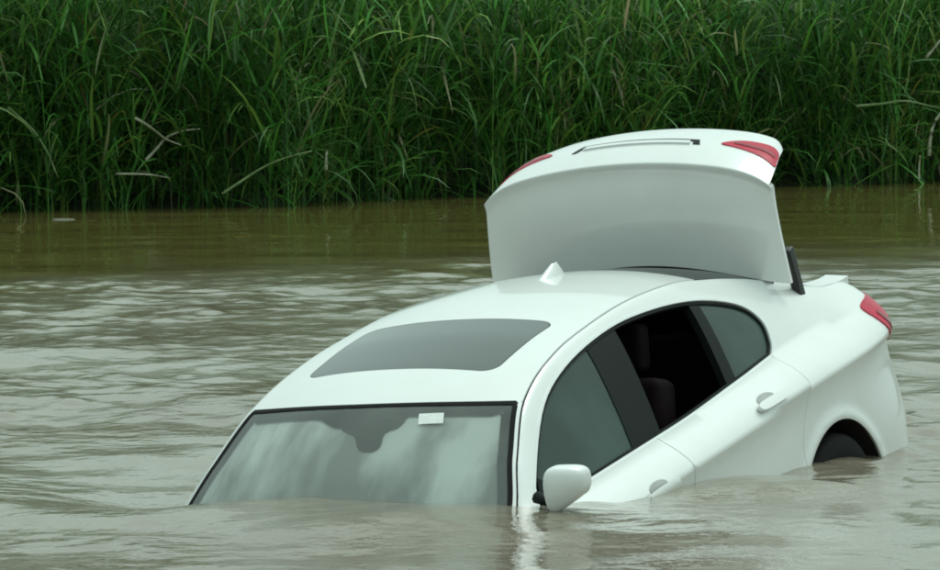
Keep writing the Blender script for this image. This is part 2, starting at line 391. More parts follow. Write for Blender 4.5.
# windows of both sides
def hs2(px, py): q = hside(px, py); return np.array([q[0], q[2]])
DLOC = [np.array(p) for p in DLO]+[np.array(p) for p in belt_line(xr_, xf, 24)[1:-1]]
trim_in = offset_poly(resample(DLOC, .03), .010)
def clip_half(poly, a, b, keep_left=True):
    """clip a polygon with the line a->b"""
    out = []; n = len(poly); d = np.array(b)-np.array(a)
    f = lambda p: (d[0]*(p[1]-a[1])-d[1]*(p[0]-a[0]))*(1 if keep_left else -1)
    for i in range(n):
        p, q = np.array(poly[i]), np.array(poly[(i+1) % n]); fp, fq = f(p), f(q)
        if fp >= 0: out.append(p)
        if fp*fq < 0: out.append(p+(q-p)*fp/(fp-fq))
    return out
ba, bb_ = hs2(588, 347), hs2(638, 452)             # rear edge of the front pane
bc, bd = hs2(629, 352), hs2(664.5, 434.5)          # front edge of the lowered rear pane
ca, cb = hs2(691, 305), hs2(728, 381)              # bar in front of the quarter light
cc, cd = hs2(701, 304), hs2(737, 376)
def windows(mirror):
    rd, fd = (RD2, FD2) if mirror else (RD, FD)
    panel('window_bright_strip', offset_poly(resample(DLOC, .03), -.007), side_lift(.002, mirror), M['strip'], car, .02, holes=[offset_poly(resample(DLOC, .03), .0005)], flange=.008)
    panel('window_trim', resample(DLOC, .03), side_lift(-.006, mirror), M['black'], car, .02, holes=[trim_in], flange=.02)
    def side_of(p, a, b): return (b-a)[0]*(p-a)[1]-(b-a)[1]*(p-a)[0]
    front_ref = np.array([1.7, 1.05]); rear_ref = np.array([.1, 1.08])
    k1 = side_of(front_ref, ba, bb_) > 0
    inner = [np.array(p) for p in trim_in]
    panel('window_pane', clip_half(inner, ba, bb_, k1), side_lift(-.014, mirror), M['sglass'], fd, .03, flange=0)
    k2 = side_of(rear_ref, ba, bb_) > 0; k3 = side_of(front_ref, bc, bd) > 0
    panel('pillar_trim', clip_half(clip_half(inner, ba, bb_, k2), bc, bd, k3), side_lift(-.010, mirror), M['black'], fd, .03, flange=.03)
    k4 = side_of(rear_ref, ca, cb) > 0; k5 = side_of(front_ref, cc, cd) > 0
    panel('quarter_bar', clip_half(clip_half(inner, ca, cb, k4), cc, cd, k5), side_lift(-.010, mirror), M['black'], rd, .03, flange=.03)
    k6 = side_of(rear_ref, cc, cd) > 0
    panel('quarter_pane', clip_half(inner, cc, cd, k6), side_lift(-.014, mirror), M['sglass'], rd, .03, flange=0)
    if mirror:
        k7 = side_of(rear_ref, bc, bd) > 0; k8 = side_of(front_ref, ca, cb) > 0
        panel('window_pane', clip_half(clip_half(inner, bc, bd, k7), ca, cb, k8), side_lift(-.014, True), M['sglass'], rd, .03, flange=0)
windows(False); windows(True)

# roof, glass roof panel, windscreen, rear screen
def head_x(y): return 1.835-.145*(y/.57)**2
def tail_x(y): return .17+.0*(y/.52)**2
def rail_y(x, m=.002): return float(yr(x))-m
hy = .575; ty = .505
sr = []
for c, (pxc) in zip(range(4), [(498.5, 371.5), (553, 323.5), (371, 330), (306.5, 380.5)]):
    q = htop(*pxc); sr.append(np.array([q[0], q[1]]))
sx0, sx1 = (sr[0][0]+sr[3][0])/2, (sr[1][0]+sr[2][0])/2; swid = (sr[0][1]-sr[3][1]+sr[1][1]-sr[2][1])/4
def rrect(x0, x1, w, r, bowx=.02, n=7):
    P = []
    for (cx_, cy_, a0) in ((x0-r, w-r, 0), (x1+r, w-r, 90), (x1+r, -w+r, 180), (x0-r, -w+r, 270)):
        for i in range(n): a = math.radians(a0+90*i/(n-1)); P.append(np.array([cx_+r*math.cos(a), cy_+r*math.sin(a)]))
    return [p+np.array([bowx*(1-(p[1]/w)**2)*(1 if p[0] > (x0+x1)/2 else .3), 0]) for p in resample(P, .04)]
sun_out = rrect(sx0, sx1, swid, .06)
roof_poly = [(head_x(y), y) for y in np.linspace(-hy, hy, 30)]+[(x, rail_y(x)) for x in np.linspace(head_x(hy)-.01, tail_x(ty)+.005, 50)]+[(tail_x(y), y) for y in np.linspace(ty, -ty, 24)]+[(x, -rail_y(x)) for x in np.linspace(tail_x(ty)+.005, head_x(hy)-.01, 50)]
roof = panel('roof', roof_poly, top_lift(), M['paint'], car, .03, holes=[sun_out], flange=.014)
panel('sunroof', offset_poly(sun_out, .005), top_lift(-.001), M['sunglass'], car, .04, flange=.012)
panel('sunroof_seal', offset_poly(sun_out, -.01), top_lift(-.012), M['rubber'], roof, .06, flange=0)
def base_x(y): return 2.31-.20*(y/.70)**2
wy = .684; hyi = .552
ws_poly = [(head_x(y)+.006, y) for y in np.linspace(-hyi, hyi, 26)]+[(x, rail_y(x, .026)) for x in np.linspace(head_x(hyi)+.02, base_x(wy)-.01, 30)]+[(base_x(y), y) for y in np.linspace(wy, -wy, 26)]+[(x, -rail_y(x, .026)) for x in np.linspace(base_x(wy)-.01, head_x(hyi)+.02, 30)]
wscreen = panel('windscreen', ws_poly, top_lift(-.003), M['wglass'], car, .04, flange=0)
# dark printed border on the inside of the pane, with the patch round the mirror foot
wp = np.array(ws_poly); inn = []
for p in resample(offset_poly(ws_poly, .040), .03): inn.append(p)
for i, p in enumerate(inn):
    if p[0] < head_x(p[1])+.05: inn[i] = np.array([p[0]+.012+.05*math.exp(-((p[1]-.02)/.14)**4), p[1]])
panel('windscreen_border', resample(ws_poly, .03), top_lift(-.007), M['frit'], wscreen, .03, holes=[inn], flange=0)
for sg_ in (1, -1):
    xs_ = np.linspace(head_x(.56)-.005, 2.11, 26)
    panel('pillar_cover', [(x, sg_*rail_y(x, .0008)) for x in xs_]+[(x, sg_*rail_y(x, .0155)) for x in xs_[::-1]], top_lift(.0005), M['paint'], car, .02, flange=.012)
panel('windscreen_seal', offset_poly(ws_poly, -.012), top_lift(.0006), M['rubber'], car, .03, holes=[offset_poly(ws_poly, .006)], flange=.012)
ry = .515
bl_poly = [(tail_x(y)-.006, y) for y in np.linspace(-ty+.004, ty-.004, 26)]+[(x, rail_y(x, .012)) for x in np.linspace(tail_x(ty)-.02, -.40, 22)]+[(-.46+.06*(y/.55)**2, y) for y in np.linspace(.545, -.545, 26)]+[(x, -rail_y(x, .012)) for x in np.linspace(-.40, tail_x(ty)-.02, 22)]
rscreen = panel('rear_screen', bl_poly, top_lift(-.003), M['bglass'], car, .04, flange=0)
panel('rear_screen_border', resample(bl_poly, .03), top_lift(-.007), M['frit'], rscreen, .03, holes=[resample(offset_poly(bl_poly, .04), .03)], flange=0)
panel('rear_screen_seal', offset_poly(bl_poly, -.010), top_lift(-.006), M['rubber'], car, .03, holes=[offset_poly(bl_poly, .001)], flange=.012)
bon = [(base_x(y)+.01, y) for y in np.linspace(-.70, .70, 20)]+[(x, rail_y(x, .004)) for x in np.linspace(2.14, 3.5, 30)]+[(3.5+.06*(1-(y/.5)**2), y) for y in np.linspace(.5, -.5, 12)]+[(x, -rail_y(x, .004)) for x in np.linspace(3.5, 2.14, 30)]
panel('bonnet', bon, top_lift(), M['paint'], car, .06)
# sticker and mirror behind the windscreen
panel('windscreen_sheen', offset_poly(ws_poly, .004), top_lift(-.016), M['sheen'], wscreen, .05, flange=0)  # pale sheet that paints the sky's reflection across the windscreen
hp = [np.array(htop(*p)[:2]) for p in [(336, 414.5), (402, 410.5), (399, 424), (384, 431), (379, 444), (370, 450), (357, 448), (353, 435), (341, 428)]]
panel('sensor_housing', [np.array(p) for p in smooth_curve(hp, 3, True)], top_lift(-.010), M['frit'], wscreen, .03, flange=.004)
st = [np.array(htop(*p)[:2]) for p in [(419, 413.5), (444, 412.5), (443, 423), (418, 424)]]
panel('sticker', st, top_lift(-.0015), M['sticker'], wscreen, .02, flange=0)
q = htop(364, 436)
rvm = rounded_box('rear_view_mirror', (.035, .21, .075), M['black'], car, (q[0]-.07, q[1]+.02, q[2]-.055), (0, .15, 0), .025)
tube('mirror_stalk', [(.02, 0, .01), (.035, 0, .035)], .014, M['black'], rvm)
# shark-fin aerial
fx, fy = .40, .0; fz = float(top(fx, fy))
def fin(th, ph):
    t = (1-math.cos(ph))/2                      # 0 top .. 1 bottom
    c = math.sin(ph) if ph < math.pi/2 else 1-.02*(ph-math.pi/2)
    z = .050*(1-t)**.9-.012*t
    x = (.125*math.cos(th))*(.14+.86*t)-.065*(1-t); y = .03*math.sin(th)*(.14+.86*t**.8)
    return (fx+x, fy+y, fz-.006+z)
ellipsoid('aerial_fin', fin, M['paint'], car)
# tail lamp on the left wing and its mirror twin
for mir in (False, True):
    tp = smooth_curve([(-.655, 1.0), (-.66, .945), (-.70, .89), (-.765, .835), (-.84, .825), (-.905, .84), (-.945, .90), (-.935, .985), (-.88, 1.005), (-.76, 1.012)], 4, True)
    tl = panel('tail_lamp', tp, side_lift(.005, mir), M['red'], car, .02, flange=.012)
    panel('lamp_strip', [p for p in smooth_curve([(-.70, .955), (-.74, .90), (-.80, .87), (-.90, .87), (-.90, .885), (-.81, .888), (-.76, .915), (-.72, .965)], 3, True)], side_lift(.0075, mir), M['redd'], tl, .02, flange=0)
# rear valance and bumper between the wings, below the lid
def rear_lift(u):
    y, z = u[:, 0], u[:, 1]; x = xend(z)+.014-.05*(1-(y/.55)**2)
    N = np.c_[-np.ones(len(y)), .2*y, 0*y]; N /= np.linalg.norm(N, axis=1)[:, None]; return np.c_[x, y, z], N
panel('rear_bumper', [(-.50, .17), (.50, .17), (.50, .74), (-.50, .74)], rear_lift, M['paint'], car, .06)
def front_lift(u):
    y, z = u[:, 0], u[:, 1]; x = 3.53+.09*(1-(y/.5)**2)-.06*np.abs(z-.45)
    N = np.c_[np.ones(len(y)), .3*y, 0*y]; N /= np.linalg.norm(N, axis=1)[:, None]; return np.c_[x, y, z], N
panel('front_bumper', [(-.46, .2), (.46, .2), (.44, .66), (-.44, .66)], front_lift, M['paint'], car, .08)
for sg_ in (1, -1):                                # painted gutter along the boot opening
    xs_ = np.linspace(-.42, -.90, 22)
    panel('boot_gutter', [(x, sg_*rail_y(x, .0008)) for x in xs_]+[(x, sg_*rail_y(x, .10)) for x in xs_[::-1]], top_lift(-.001), M['paint'], car, .03, flange=.03)
# boot well
bm = bmesh.new()
def quad(*P): bm.faces.new([bm.verts.new(p) for p in P])
X0, X1, YH, ZT, ZF = -.36, -.97, .585, 1.02, .50
quad((X0, -YH, ZF), (X0, YH, ZF), (X1, .44, ZF), (X1, -.44, ZF)); quad((X0, -YH, ZF), (X0, -YH, 1.16), (X0, YH, 1.16), (X0, YH, ZF))
for s in (1, -1): quad((X0, s*YH, ZF), (X0, s*YH, 1.14), (X1+.10, s*.56, ZT), (X1+.05, s*.44, ZF))
quad((X1, -.44, ZF), (X1, .44, ZF), (X1, .44, .76), (X1, -.44, .76))
me = bpy.data.meshes.new('boot_well'); bm.to_mesh(me); bm.free(); link('boot_well', me, M['cabin'], car)
# door mirrors
def door_mirror(mir):
    s = -1 if mir else 1
    v = car_ray(568, 485); k = (.945-CO[1])/v[1]; c = CO+k*v
    def shell(th, ph):
        n = .55
        sx = np.sign(math.cos(th))*abs(math.cos(th))**n*math.sin(ph)**n; sy = np.sign(math.sin(th))*abs(math.sin(th))**n*math.sin(ph)**n; sz = np.sign(math.cos(ph))*abs(math.cos(ph))**n
        yy = .066*sy; zz = .068*sz*(1-.36*sy)+.014*sy; xx = .055*sx*(1-.25*abs(sz)) if sx > 0 else .045*sx
        xx -= .03*sy
        return (c[0]+xx, s*(c[1]+yy), c[2]+zz)
    m = ellipsoid('door_mirror', shell, M['paint'], car, 28, 18)
    tube('mirror_arm', [(c[0]-.005, s*(c[1]-.045), c[2]-.05), (c[0]-.015, s*(.84), c[2]-.06), (c[0]-.03, s*.795, c[2]-.05)], [.014, .018, .022], M['black'], m)
    gl = [(c[0]-.052+.0, s*(c[1]+.062*math.cos(a)), c[2]+.055*math.sin(a)) for a in np.linspace(0, 2*math.pi, 20)[:-1]]
    link('mirror_glass', mesh_np('mirror_glass', gl, [tuple(range(19))]), M['chrome'], m)
    panel('mirror_sail', [(xf-.02, float(zb(xf))+.01), (1.80, float(zb(1.80))+.01), (1.90, 1.075)], side_lift(.002, mir), M['black'], FD2 if mir else FD, .03, flange=.01)
door_mirror(False)
# wheels
def wheel(x, y):
    s = 1 if y > 0 else -1; prof = [(.215, .10), (.29, .112), (.312, .095), (.322, .05), (.322, -.05), (.312, -.095), (.29, -.112), (.215, -.10)]
    e = bpy.data.objects.new('wheel', None); COL.objects.link(e); e.parent = car; e.location = (x, y, .325)
    def lathe(nm, prof, mat, seg=36):
        V = [(r*math.cos(2*math.pi*i/seg), w, r*math.sin(2*math.pi*i/seg)) for i in range(seg) for (r, w) in prof]; n = len(prof)
        F = [(i*n+k, i*n+k+1, ((i+1) % seg)*n+k+1, ((i+1) % seg)*n+k) for i in range(seg) for k in range(n-1)]
        return link(nm, mesh_np(nm, V, F), mat, e)
    lathe('tyre', prof, M['rubber']); lathe('rim', [(.215, .10*s), (.205, .06*s), (.19, -.09*s)], M['rim'])
    V = []; F = []
    for k in range(5):
        a = 2*math.pi*k/5; c, sn = math.cos(a), math.sin(a)
        for (r, h) in ((.02, .035), (.205, .022)):
            for (hh, w) in ((-h, .085*s), (h, .085*s), (h, .05*s), (-h, .05*s)): V.append((r*c-hh*sn, w, r*sn+hh*c))
        b = k*8; F += [(b, b+1, b+5, b+4), (b+1, b+2, b+6, b+5), (b+2, b+3, b+7, b+6), (b+3, b, b+4, b+7)]
    link('spokes', mesh_np('spokes', V, F, False), M['rim'], e)
for x, y in ((-.055, .77), (-.055, -.77), (2.79, .77), (2.79, -.77)): wheel(x, y)
for s in (1, -1):                                  # arch liners
    V = []; F = []
    for i in range(25):
        a = math.radians(-25+230*i/24)
        for w in (.874, .52): V.append((ARC[0]+(ARC[2]+.012)*math.cos(a), s*w, ARC[1]+(ARC[2]+.012)*math.sin(a)))
    for i in range(24): F.append((2*i, 2*i+1, 2*i+3, 2*i+2))
    n = len(V); V += [(ARC[0]+.38*math.cos(math.radians(-25+230*i/24)), s*.52, ARC[1]+.38*math.sin(math.radians(-25+230*i/24))) for i in range(25)]; F.append(tuple(range(n, n+25)))
    link('arch_liner', mesh_np('arch_liner', V, F), M['cabin'], car)
# cabin: floor tub, seats, dashboard
bm = bmesh.new()
quad((2.1, -.72, .3), (2.1, .72, .3), (-.3, .72, .3), (-.3, -.72, .3)); quad((-.30, -.6, .3), (-.30, .6, .3), (-.36, .56, 1.10), (-.36, -.56, 1.10))
for s in (1, -1): quad((2.1, s*.74, .3), (2.1, s*.74, .95), (-.1, s*.72, .96), (-.3, s*.72, .3))
me = bpy.data.meshes.new('cabin_floor'); bm.to_mesh(me); bm.free(); link('cabin_floor', me, M['cabin'], car)
rounded_box('dashboard', (.42, 1.36, .26), M['cabin'], car, (1.86, 0, .84), (0, .06, 0), .06)
lin = [np.array(p) for p in offset_poly(roof_poly, .03)]
panel('headlining', resample(lin, .05), top_lift(-.03), principled('headlining_cloth', (.16, .16, .15), .9, noise=(20, .2)), car, .08, holes=[offset_poly(sun_out, -.02)], flange=0)
def seat(y):
    e = bpy.data.objects.new('seat', None); COL.objects.link(e); e.parent = car; e.location = (1.05, y, .30)
    rounded_box('seat_cushion', (.50, .50, .18), M['leather'], e, (.05, 0, .16), (0, -.15, 0), .06)
    rounded_box('backrest', (.15, .50, .62), M['leather'], e, (-.27, 0, .50), (0, -.35, 0), .06, lambda c: (c.x, c.y*(1-.22*max(0, c.z)), c.z))
    rounded_box('headrest', (.09, .27, .18), M['leather'], e, (-.42, 0, .90), (0, -.2, 0), .04)
    for s in (1, -1): tube('headrest_post', [(-.37, s*.06, .74), (-.41, s*.06, .85)], .007, M['chrome'], e)
seat(.37); seat(-.37)
e = bpy.data.objects.new('rear_bench', None); COL.objects.link(e); e.parent = car; e.location = (.2, 0, .30)
rounded_box('seat_cushion', (.48, 1.30, .18), M['leather'], e, (.05, 0, .17), (0, -.12, 0), .06)
rounded_box('backrest', (.16, 1.26, .60), M['leather'], e, (-.27, 0, .46), (0, -.4, 0), .06)
for y in (-.36, .36): rounded_box('headrest', (.09, .26, .16), M['leather'], e, (-.42, y, .84), (0, -.2, 0), .04)

# boot lid, standing open on its hinges
LA = np.array([-.278, 0, 1.165]); LD = np.array([-.04, 0, .9992]); LB = np.array([-.988, 0, .153])   # foot, direction up the deck, direction along the rear face
LN = np.array([.9992, 0, .04]); LFN = np.array([.153, 0, .988])                                   # outward normals of the two
def lid_pt(u, s):
    """u in -1..1 across, s in 0..1 deck, 1..2 rear face"""
    a = abs(u); Vt = .560-.078*u*u-.05*a**9; V0 = .035+.105*(1-u*u)**1.4
    Fh = .372-.05*max(0, (a-.9)/.1)**2
    hw_d = .672-.026*s if s <= 1 else .646
    R = .03
    if s <= 1:
        t = s; v = V0+(Vt-V0)*t; y = u*(hw_d+.004)
        bul = .022*math.sin(math.pi*min(1, t*1.0))*(1-u*u*.6)-.035*a**6*.4
        lip = .020*max(0, (t-.86)/.14)**2
        p = LA+LD*v+LN*(bul+lip)
    else:
        t = s-1; hw = .648-.030*t-.045*t*t; y = u*hw
        p = LA+LD*(Vt)+LN*(-.35*a**6*.04+.020)+LB*(Fh*t)+LFN*(.025*math.sin(math.pi*t)*(1-u*u*.5)+(.014*a**9+.012*u*u)*min(1, t*1.5))
    return np.array([p[0], y, p[2]])
us = np.concatenate([np.linspace(-1, -.9, 6)[:-1], np.linspace(-.9, .9, 37), np.linspace(.9, 1, 6)[1:]])
ss = np.concatenate([np.linspace(0, .9, 16), np.linspace(.93, 1, 5), 1+np.array([.004, .012, .03, .06]), np.linspace(1.1, 2, 16)])
nu, ns = len(us), len(ss)
G = np.array([[lid_pt(u, s) for s in ss] for u in us])
# round the spoiler lip
for _ in range(3):
    Gs = G.copy(); k0, k1 = 17, 25
    Gs[:, k0:k1] = .25*G[:, k0-1:k1-1]+.5*G[:, k0:k1]+.25*G[:, k0+1:k1+1]; G = Gs
gu = np.gradient(G, axis=0); gs = np.gradient(G, axis=1); NG = np.cross(gu, gs); NG /= np.linalg.norm(NG, axis=2)[..., None]
if NG[nu//2, 5, 0] < 0: NG = -NG
INN = G-NG*.022
V = np.vstack([G.reshape(-1, 3), INN.reshape(-1, 3)]); n0 = nu*ns; F = []
for i in range(nu-1):
    for j in range(ns-1):
        a, b, c, d = i*ns+j, (i+1)*ns+j, (i+1)*ns+j+1, i*ns+j+1
        F.append((a, b, c, d)); F.append((n0+a, n0+d, n0+c, n0+b))
for i in range(nu-1):
    for j in (0, ns-1): F.append((i*ns+j, (i+1)*ns+j, n0+(i+1)*ns+j, n0+i*ns+j))
for j in range(ns-1):
    for i in (0, nu-1): F.append((i*ns+j, i*ns+j+1, n0+i*ns+j+1, n0+i*ns+j))
lid = link('boot_lid', mesh_np('boot_lid', V, F), M['paint'], car)
bm = bmesh.new(); bm.from_mesh(lid.data); bmesh.ops.recalc_face_normals(bm, faces=bm.faces); bm.to_mesh(lid.data); bm.free()
lid.data.set_sharp_from_angle(angle=math.radians(50))
Gf = G; sidx = ss
def lid_lift(off):
    def f(U):
        fu = np.interp(U[:, 0], us, np.arange(nu)); fs = np.interp(U[:, 1], ss, np.arange(ns))
        i = np.clip(fu.astype(int), 0, nu-2); j = np.clip(fs.astype(int), 0, ns-2); a = (fu-i)[:, None]; b = (fs-j)[:, None]
        mixg = lambda A: (A[i, j]*(1-a)*(1-b)+A[i+1, j]*a*(1-b)+A[i, j+1]*(1-a)*b+A[i+1, j+1]*a*b)
        N = mixg(NG); N /= np.linalg.norm(N, axis=1)[:, None]; return mixg(G)+N*off, N
    return f
# dark sheet added behind the lid, painting the shaded gap under its lower edge
LV = [LA+LD*(v)-LN*.055+np.array([0, y, 0]) for v in (.03, .12, .25, .42) for y in np.linspace(-.58, .58, 13)]; q13 = 13
LF = [(i*13+k, i*13+k+1, (i+1)*13+k+1, (i+1)*13+k) for i in range(3) for k in range(12)]
link('lid_gap_shade', mesh_np('lid_gap_shade', LV, LF), M['cabin'], lid)
for s in (1, -1):
    lp = [(s*p[0], p[1]) for p in smooth_curve([(.62, 1.47), (.72, 1.43), (.86, 1.39), (.985, 1.36), (.995, 1.48), (.985, 1.70), (.88, 1.68), (.72, 1.60)], 4, True)]
    o = panel('lid_lamp', lp, lid_lift(.004), M['red'], lid, .04, flange=.01)
    panel('lamp_strip', [(s*p[0], p[1]) for p in [(.70, 1.50), (.82, 1.49), (.975, 1.50), (.975, 1.545), (.82, 1.535), (.70, 1.53)]], lid_lift(.0065), M['redd'], o, .04, flange=0)
panel('plate_recess_edge', [(-.43, 1.36), (-.39, 1.52), (.46, 1.52), (.485, 1.40), (.435, 1.40), (.425, 1.475), (-.36, 1.475), (-.40, 1.36)], lid_lift(.003), M['black'], lid, .03, flange=.01)
panel('lid_handle_strip', [(-.36, 1.40), (.415, 1.40), (.41, 1.46), (-.345, 1.46)], lid_lift(.008), M['paint'], lid, .03, flange=.01)
for s in (1, -1):
    h = rounded_box('lid_hinge', (.050, .036, .27), M['steel'], car, (-.428, s*.628, 1.185), (0, .20, 0), .010)
    tube('hinge_arm', [(.0, -s*.01, -.10), (-.03, -s*.03, -.17), (-.06, -s*.05, -.24)], .016, M['black'], h); tube('hinge_link', [(0, 0, .10), (.035, -s*.02, .15), (.075, -s*.05, .22)], .014, M['black'], h)

# ------------------------------------------------------------------ river, bank, terrain
BK = [px_water(*p)[:2] for p in ((0, 212), (250, 206), (420, 198), (620, 191), (850, 184), (940, 181))]
d0 = (BK[-1]-BK[0])/np.linalg.norm(BK[-1]-BK[0]); nb = np.array([-d0[1], d0[0]])       # along the bank, and away from the river
Bo = BK[0]
def bank_s(x, y): return (x-Bo[0])*d0[0]+(y-Bo[1])*d0[1]
_bs = np.array([bank_s(*p) for p in BK]); _bt = np.array([(p-Bo)@nb for p in BK])
def bank_t(x, y):
    """distance beyond the water's edge (negative over the river)"""
    s = bank_s(x, y); wob = .26*np.sin(s*1.3)+.16*np.sin(s*3.1+1)+.10*np.sin(s*6.7+2)
    return (x-Bo[0])*nb[0]+(y-Bo[1])*nb[1]-np.interp(s, _bs, _bt)-wob
def waves(X, Y, lam0, lam1, n, slope, seed, spread=1.2, main=0.0):
    r = np.random.default_rng(seed); Z = np.zeros_like(X)
    for i in range(n):
        lam = lam0*(lam1/lam0)**r.random(); a = main+r.normal(0, spread); k = 2*math.pi/lam
        ph = r.random()*6.28; Z += (slope/k)*math.sqrt(2/n)*np.sin(k*(X*math.cos(a)+Y*math.sin(a))+ph)
    return Z
def fbm(X, Y, s, seed, n=5):
    r = np.random.default_rng(seed); Z = np.zeros_like(X)
    for i in range(n*3):
        k = s*(1.7**(i/3)); a = r.random()*6.28; Z += np.sin(k*(X*math.cos(a)+Y*math.sin(a))+r.random()*6.28)/(1+i*.35)
    return Z/3
def water_h(X, Y):
    t = bank_t(X, Y)
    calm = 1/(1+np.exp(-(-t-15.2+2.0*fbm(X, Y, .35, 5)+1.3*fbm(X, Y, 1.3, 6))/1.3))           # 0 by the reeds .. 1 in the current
    wx = X+.25*fbm(X, Y, .9, 11); wy = Y+.25*fbm(X, Y, .9, 12)
    m = .20+.80/(1+np.exp(-fbm(X, Y, .55, 21)*3.2)); m2 = .2+.8/(1+np.exp(-fbm(X, Y, .8, 22)*3))
    big = waves(wx, wy, 1.4, 4.0, 26, .034, 1, .9, 1.2)
    mid = waves(wx, wy, .40, 1.2, 40, .080, 2, 1.3, 1.4)
    sml = waves(X, Y, .12, .36, 56, .125, 3, 1.6, 1.4)
    far = 1/(1+((X/30)**4))/(1+(np.maximum(Y, 0)/90)**6)
    Z = calm*(big*.8+mid*m+sml*m2*m)+(1-calm)*(.16*big+.16*mid*m2*m+.16*sml*m2*m+.80*sml*np.clip(fbm(X, Y, 1.1, 24)-.45, 0, 1))
    # the current heaps up against the doors and drops away behind the car's far side
    cp = lambda x, y, z: (CARM @ Vector((x, y, z)))
    for (x, y, z, h, r) in ((1.0, 1.15, .8, .030, .45), (2.3, .2, 1.0, .030, .6), (1.5, -1.25, 1.0, -.060, .7), (2.1, -.75, 1.0, -.045, .35), (-.3, 1.05, .5, -.015, .3)):
        p = cp(x, y, z); Z = Z+h*np.exp(-((X-p.x)**2+(Y-p.y)**2)/(r*r))
    return Z*far, calm
rows = np.concatenate([-np.geomspace(300, 4, 14), np.linspace(-2, 7, 12), np.exp(np.arange(math.log(8), math.log(70), .0026)), np.geomspace(72, 500, 16)])
uc = np.linspace(-1, 1, 441); ext = np.geomspace(1.12, 60, 14); uc = np.concatenate([-ext[::-1], uc, ext])
Yg, Ug = np.meshgrid(rows, uc, indexing='ij'); Xg = Ug*(.155*np.clip(Yg, 8, 70)+2.0)
Zg, chop = water_h(Xg, Yg); Zg = np.where((np.abs(Ug) > 1.05) | (Yg < 7.5) | (Yg > 71), 0, Zg)
Vw = np.c_[Xg.ravel(), Yg.ravel(), Zg.ravel()]; nr, nc = Xg.shape
ii = (np.arange(nr-1)[:, None]*nc+np.arange(nc-1)[None]).ravel(); Fw = np.c_[ii, ii+1, ii+nc+1, ii+nc]
keep = bank_t(Vw[ii, 0], Vw[ii, 1]) < 4.0
def water_mat():
    m, nt, b = new_mat('muddy_water'); N, L = nt.nodes, nt.links
    b.inputs['Roughness'].default_value = .10; b.inputs['IOR'].default_value = 1.333
    tc = N.new('ShaderNodeTexCoord')
    n = N.new('ShaderNodeTexNoise'); n.inputs['Scale'].default_value = .45; n.inputs['Detail'].default_value = 5; L.new(tc.outputs['Object'], n.inputs['Vector'])
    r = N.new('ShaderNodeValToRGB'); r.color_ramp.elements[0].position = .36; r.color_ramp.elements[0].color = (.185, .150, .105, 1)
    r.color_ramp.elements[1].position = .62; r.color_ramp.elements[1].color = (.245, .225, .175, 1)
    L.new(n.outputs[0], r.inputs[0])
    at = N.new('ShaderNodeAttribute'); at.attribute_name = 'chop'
    mc = N.new('ShaderNodeMix'); mc.data_type = 'RGBA'; mc.inputs[6].default_value = (.165, .140, .042, 1)      # olive by the reeds, browner in the current
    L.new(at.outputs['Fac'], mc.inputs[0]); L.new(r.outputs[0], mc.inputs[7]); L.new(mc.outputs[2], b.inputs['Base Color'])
    mp = N.new('ShaderNodeMapping'); mp.inputs['Scale'].default_value = (1, 1, 1); L.new(tc.outputs['Object'], mp.inputs[0])
    n2 = N.new('ShaderNodeTexNoise'); n2.inputs['Scale'].default_value = 9; n2.inputs['Detail'].default_value = 4; L.new(mp.outputs[0], n2.inputs['Vector'])
    bp = N.new('ShaderNodeBump'); bp.inputs['Distance'].default_value = .02
    for sock, lo, hi in ((bp.inputs['Strength'], .015, .42), (b.inputs['Roughness'], .015, .095)):     # fine chop in the current, slack water by the reeds
        mr = N.new('ShaderNodeMapRange'); mr.inputs[3].default_value = lo; mr.inputs[4].default_value = hi; L.new(at.outputs['Fac'], mr.inputs[0]); L.new(mr.outputs[0], sock)
    L.new(n2.outputs[0], bp.inputs['Height']); L.new(bp.outputs[0], b.inputs['Normal'])
    return m
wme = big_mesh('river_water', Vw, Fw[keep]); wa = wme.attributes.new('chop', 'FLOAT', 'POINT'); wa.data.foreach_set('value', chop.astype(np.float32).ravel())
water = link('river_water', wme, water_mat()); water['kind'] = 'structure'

def ground_h(x, y):
    t = bank_t(x, y); up = np.clip((t+1.0)/1.6, 0, 1); h = -1.2+(1.30)*up*up*(3-2*up)
    k = np.clip((t-3.5)/9, 0, 1); h = h+3.4*k*k*(3-2*k)+.02*np.clip(t, 0, 30)+.10*np.clip(t-30, 0, 200)*.3+.05*fbm(x, y, 1.3, 31)*np.clip(t, 0, 1)
    return h
gx = np.concatenate([-np.geomspace(14, 2500, 26)[::-1], np.linspace(-13, 16, 80), np.geomspace(17, 2500, 26)]); gy = np.concatenate([-np.geomspace(1, 400, 8)[::-1], np.linspace(0, 34, 14), np.linspace(35, 75, 110), np.geomspace(77, 3000, 24)])
GX, GY = np.meshgrid(gx, gy); GZ = ground_h(GX, GY); nr, nc = GX.shape
ii = (np.arange(nr-1)[:, None]*nc+np.arange(nc-1)[None]).ravel()
gm = principled('bank_soil', (.042, .060, .022), .95, noise=(1.5, .5), bump=(6, .6))
ground = link('ground', big_mesh('ground', np.c_[GX.ravel(), GY.ravel(), GZ.ravel()], np.c_[ii, ii+1, ii+nc+1, ii+nc]), gm); ground['kind'] = 'structure'

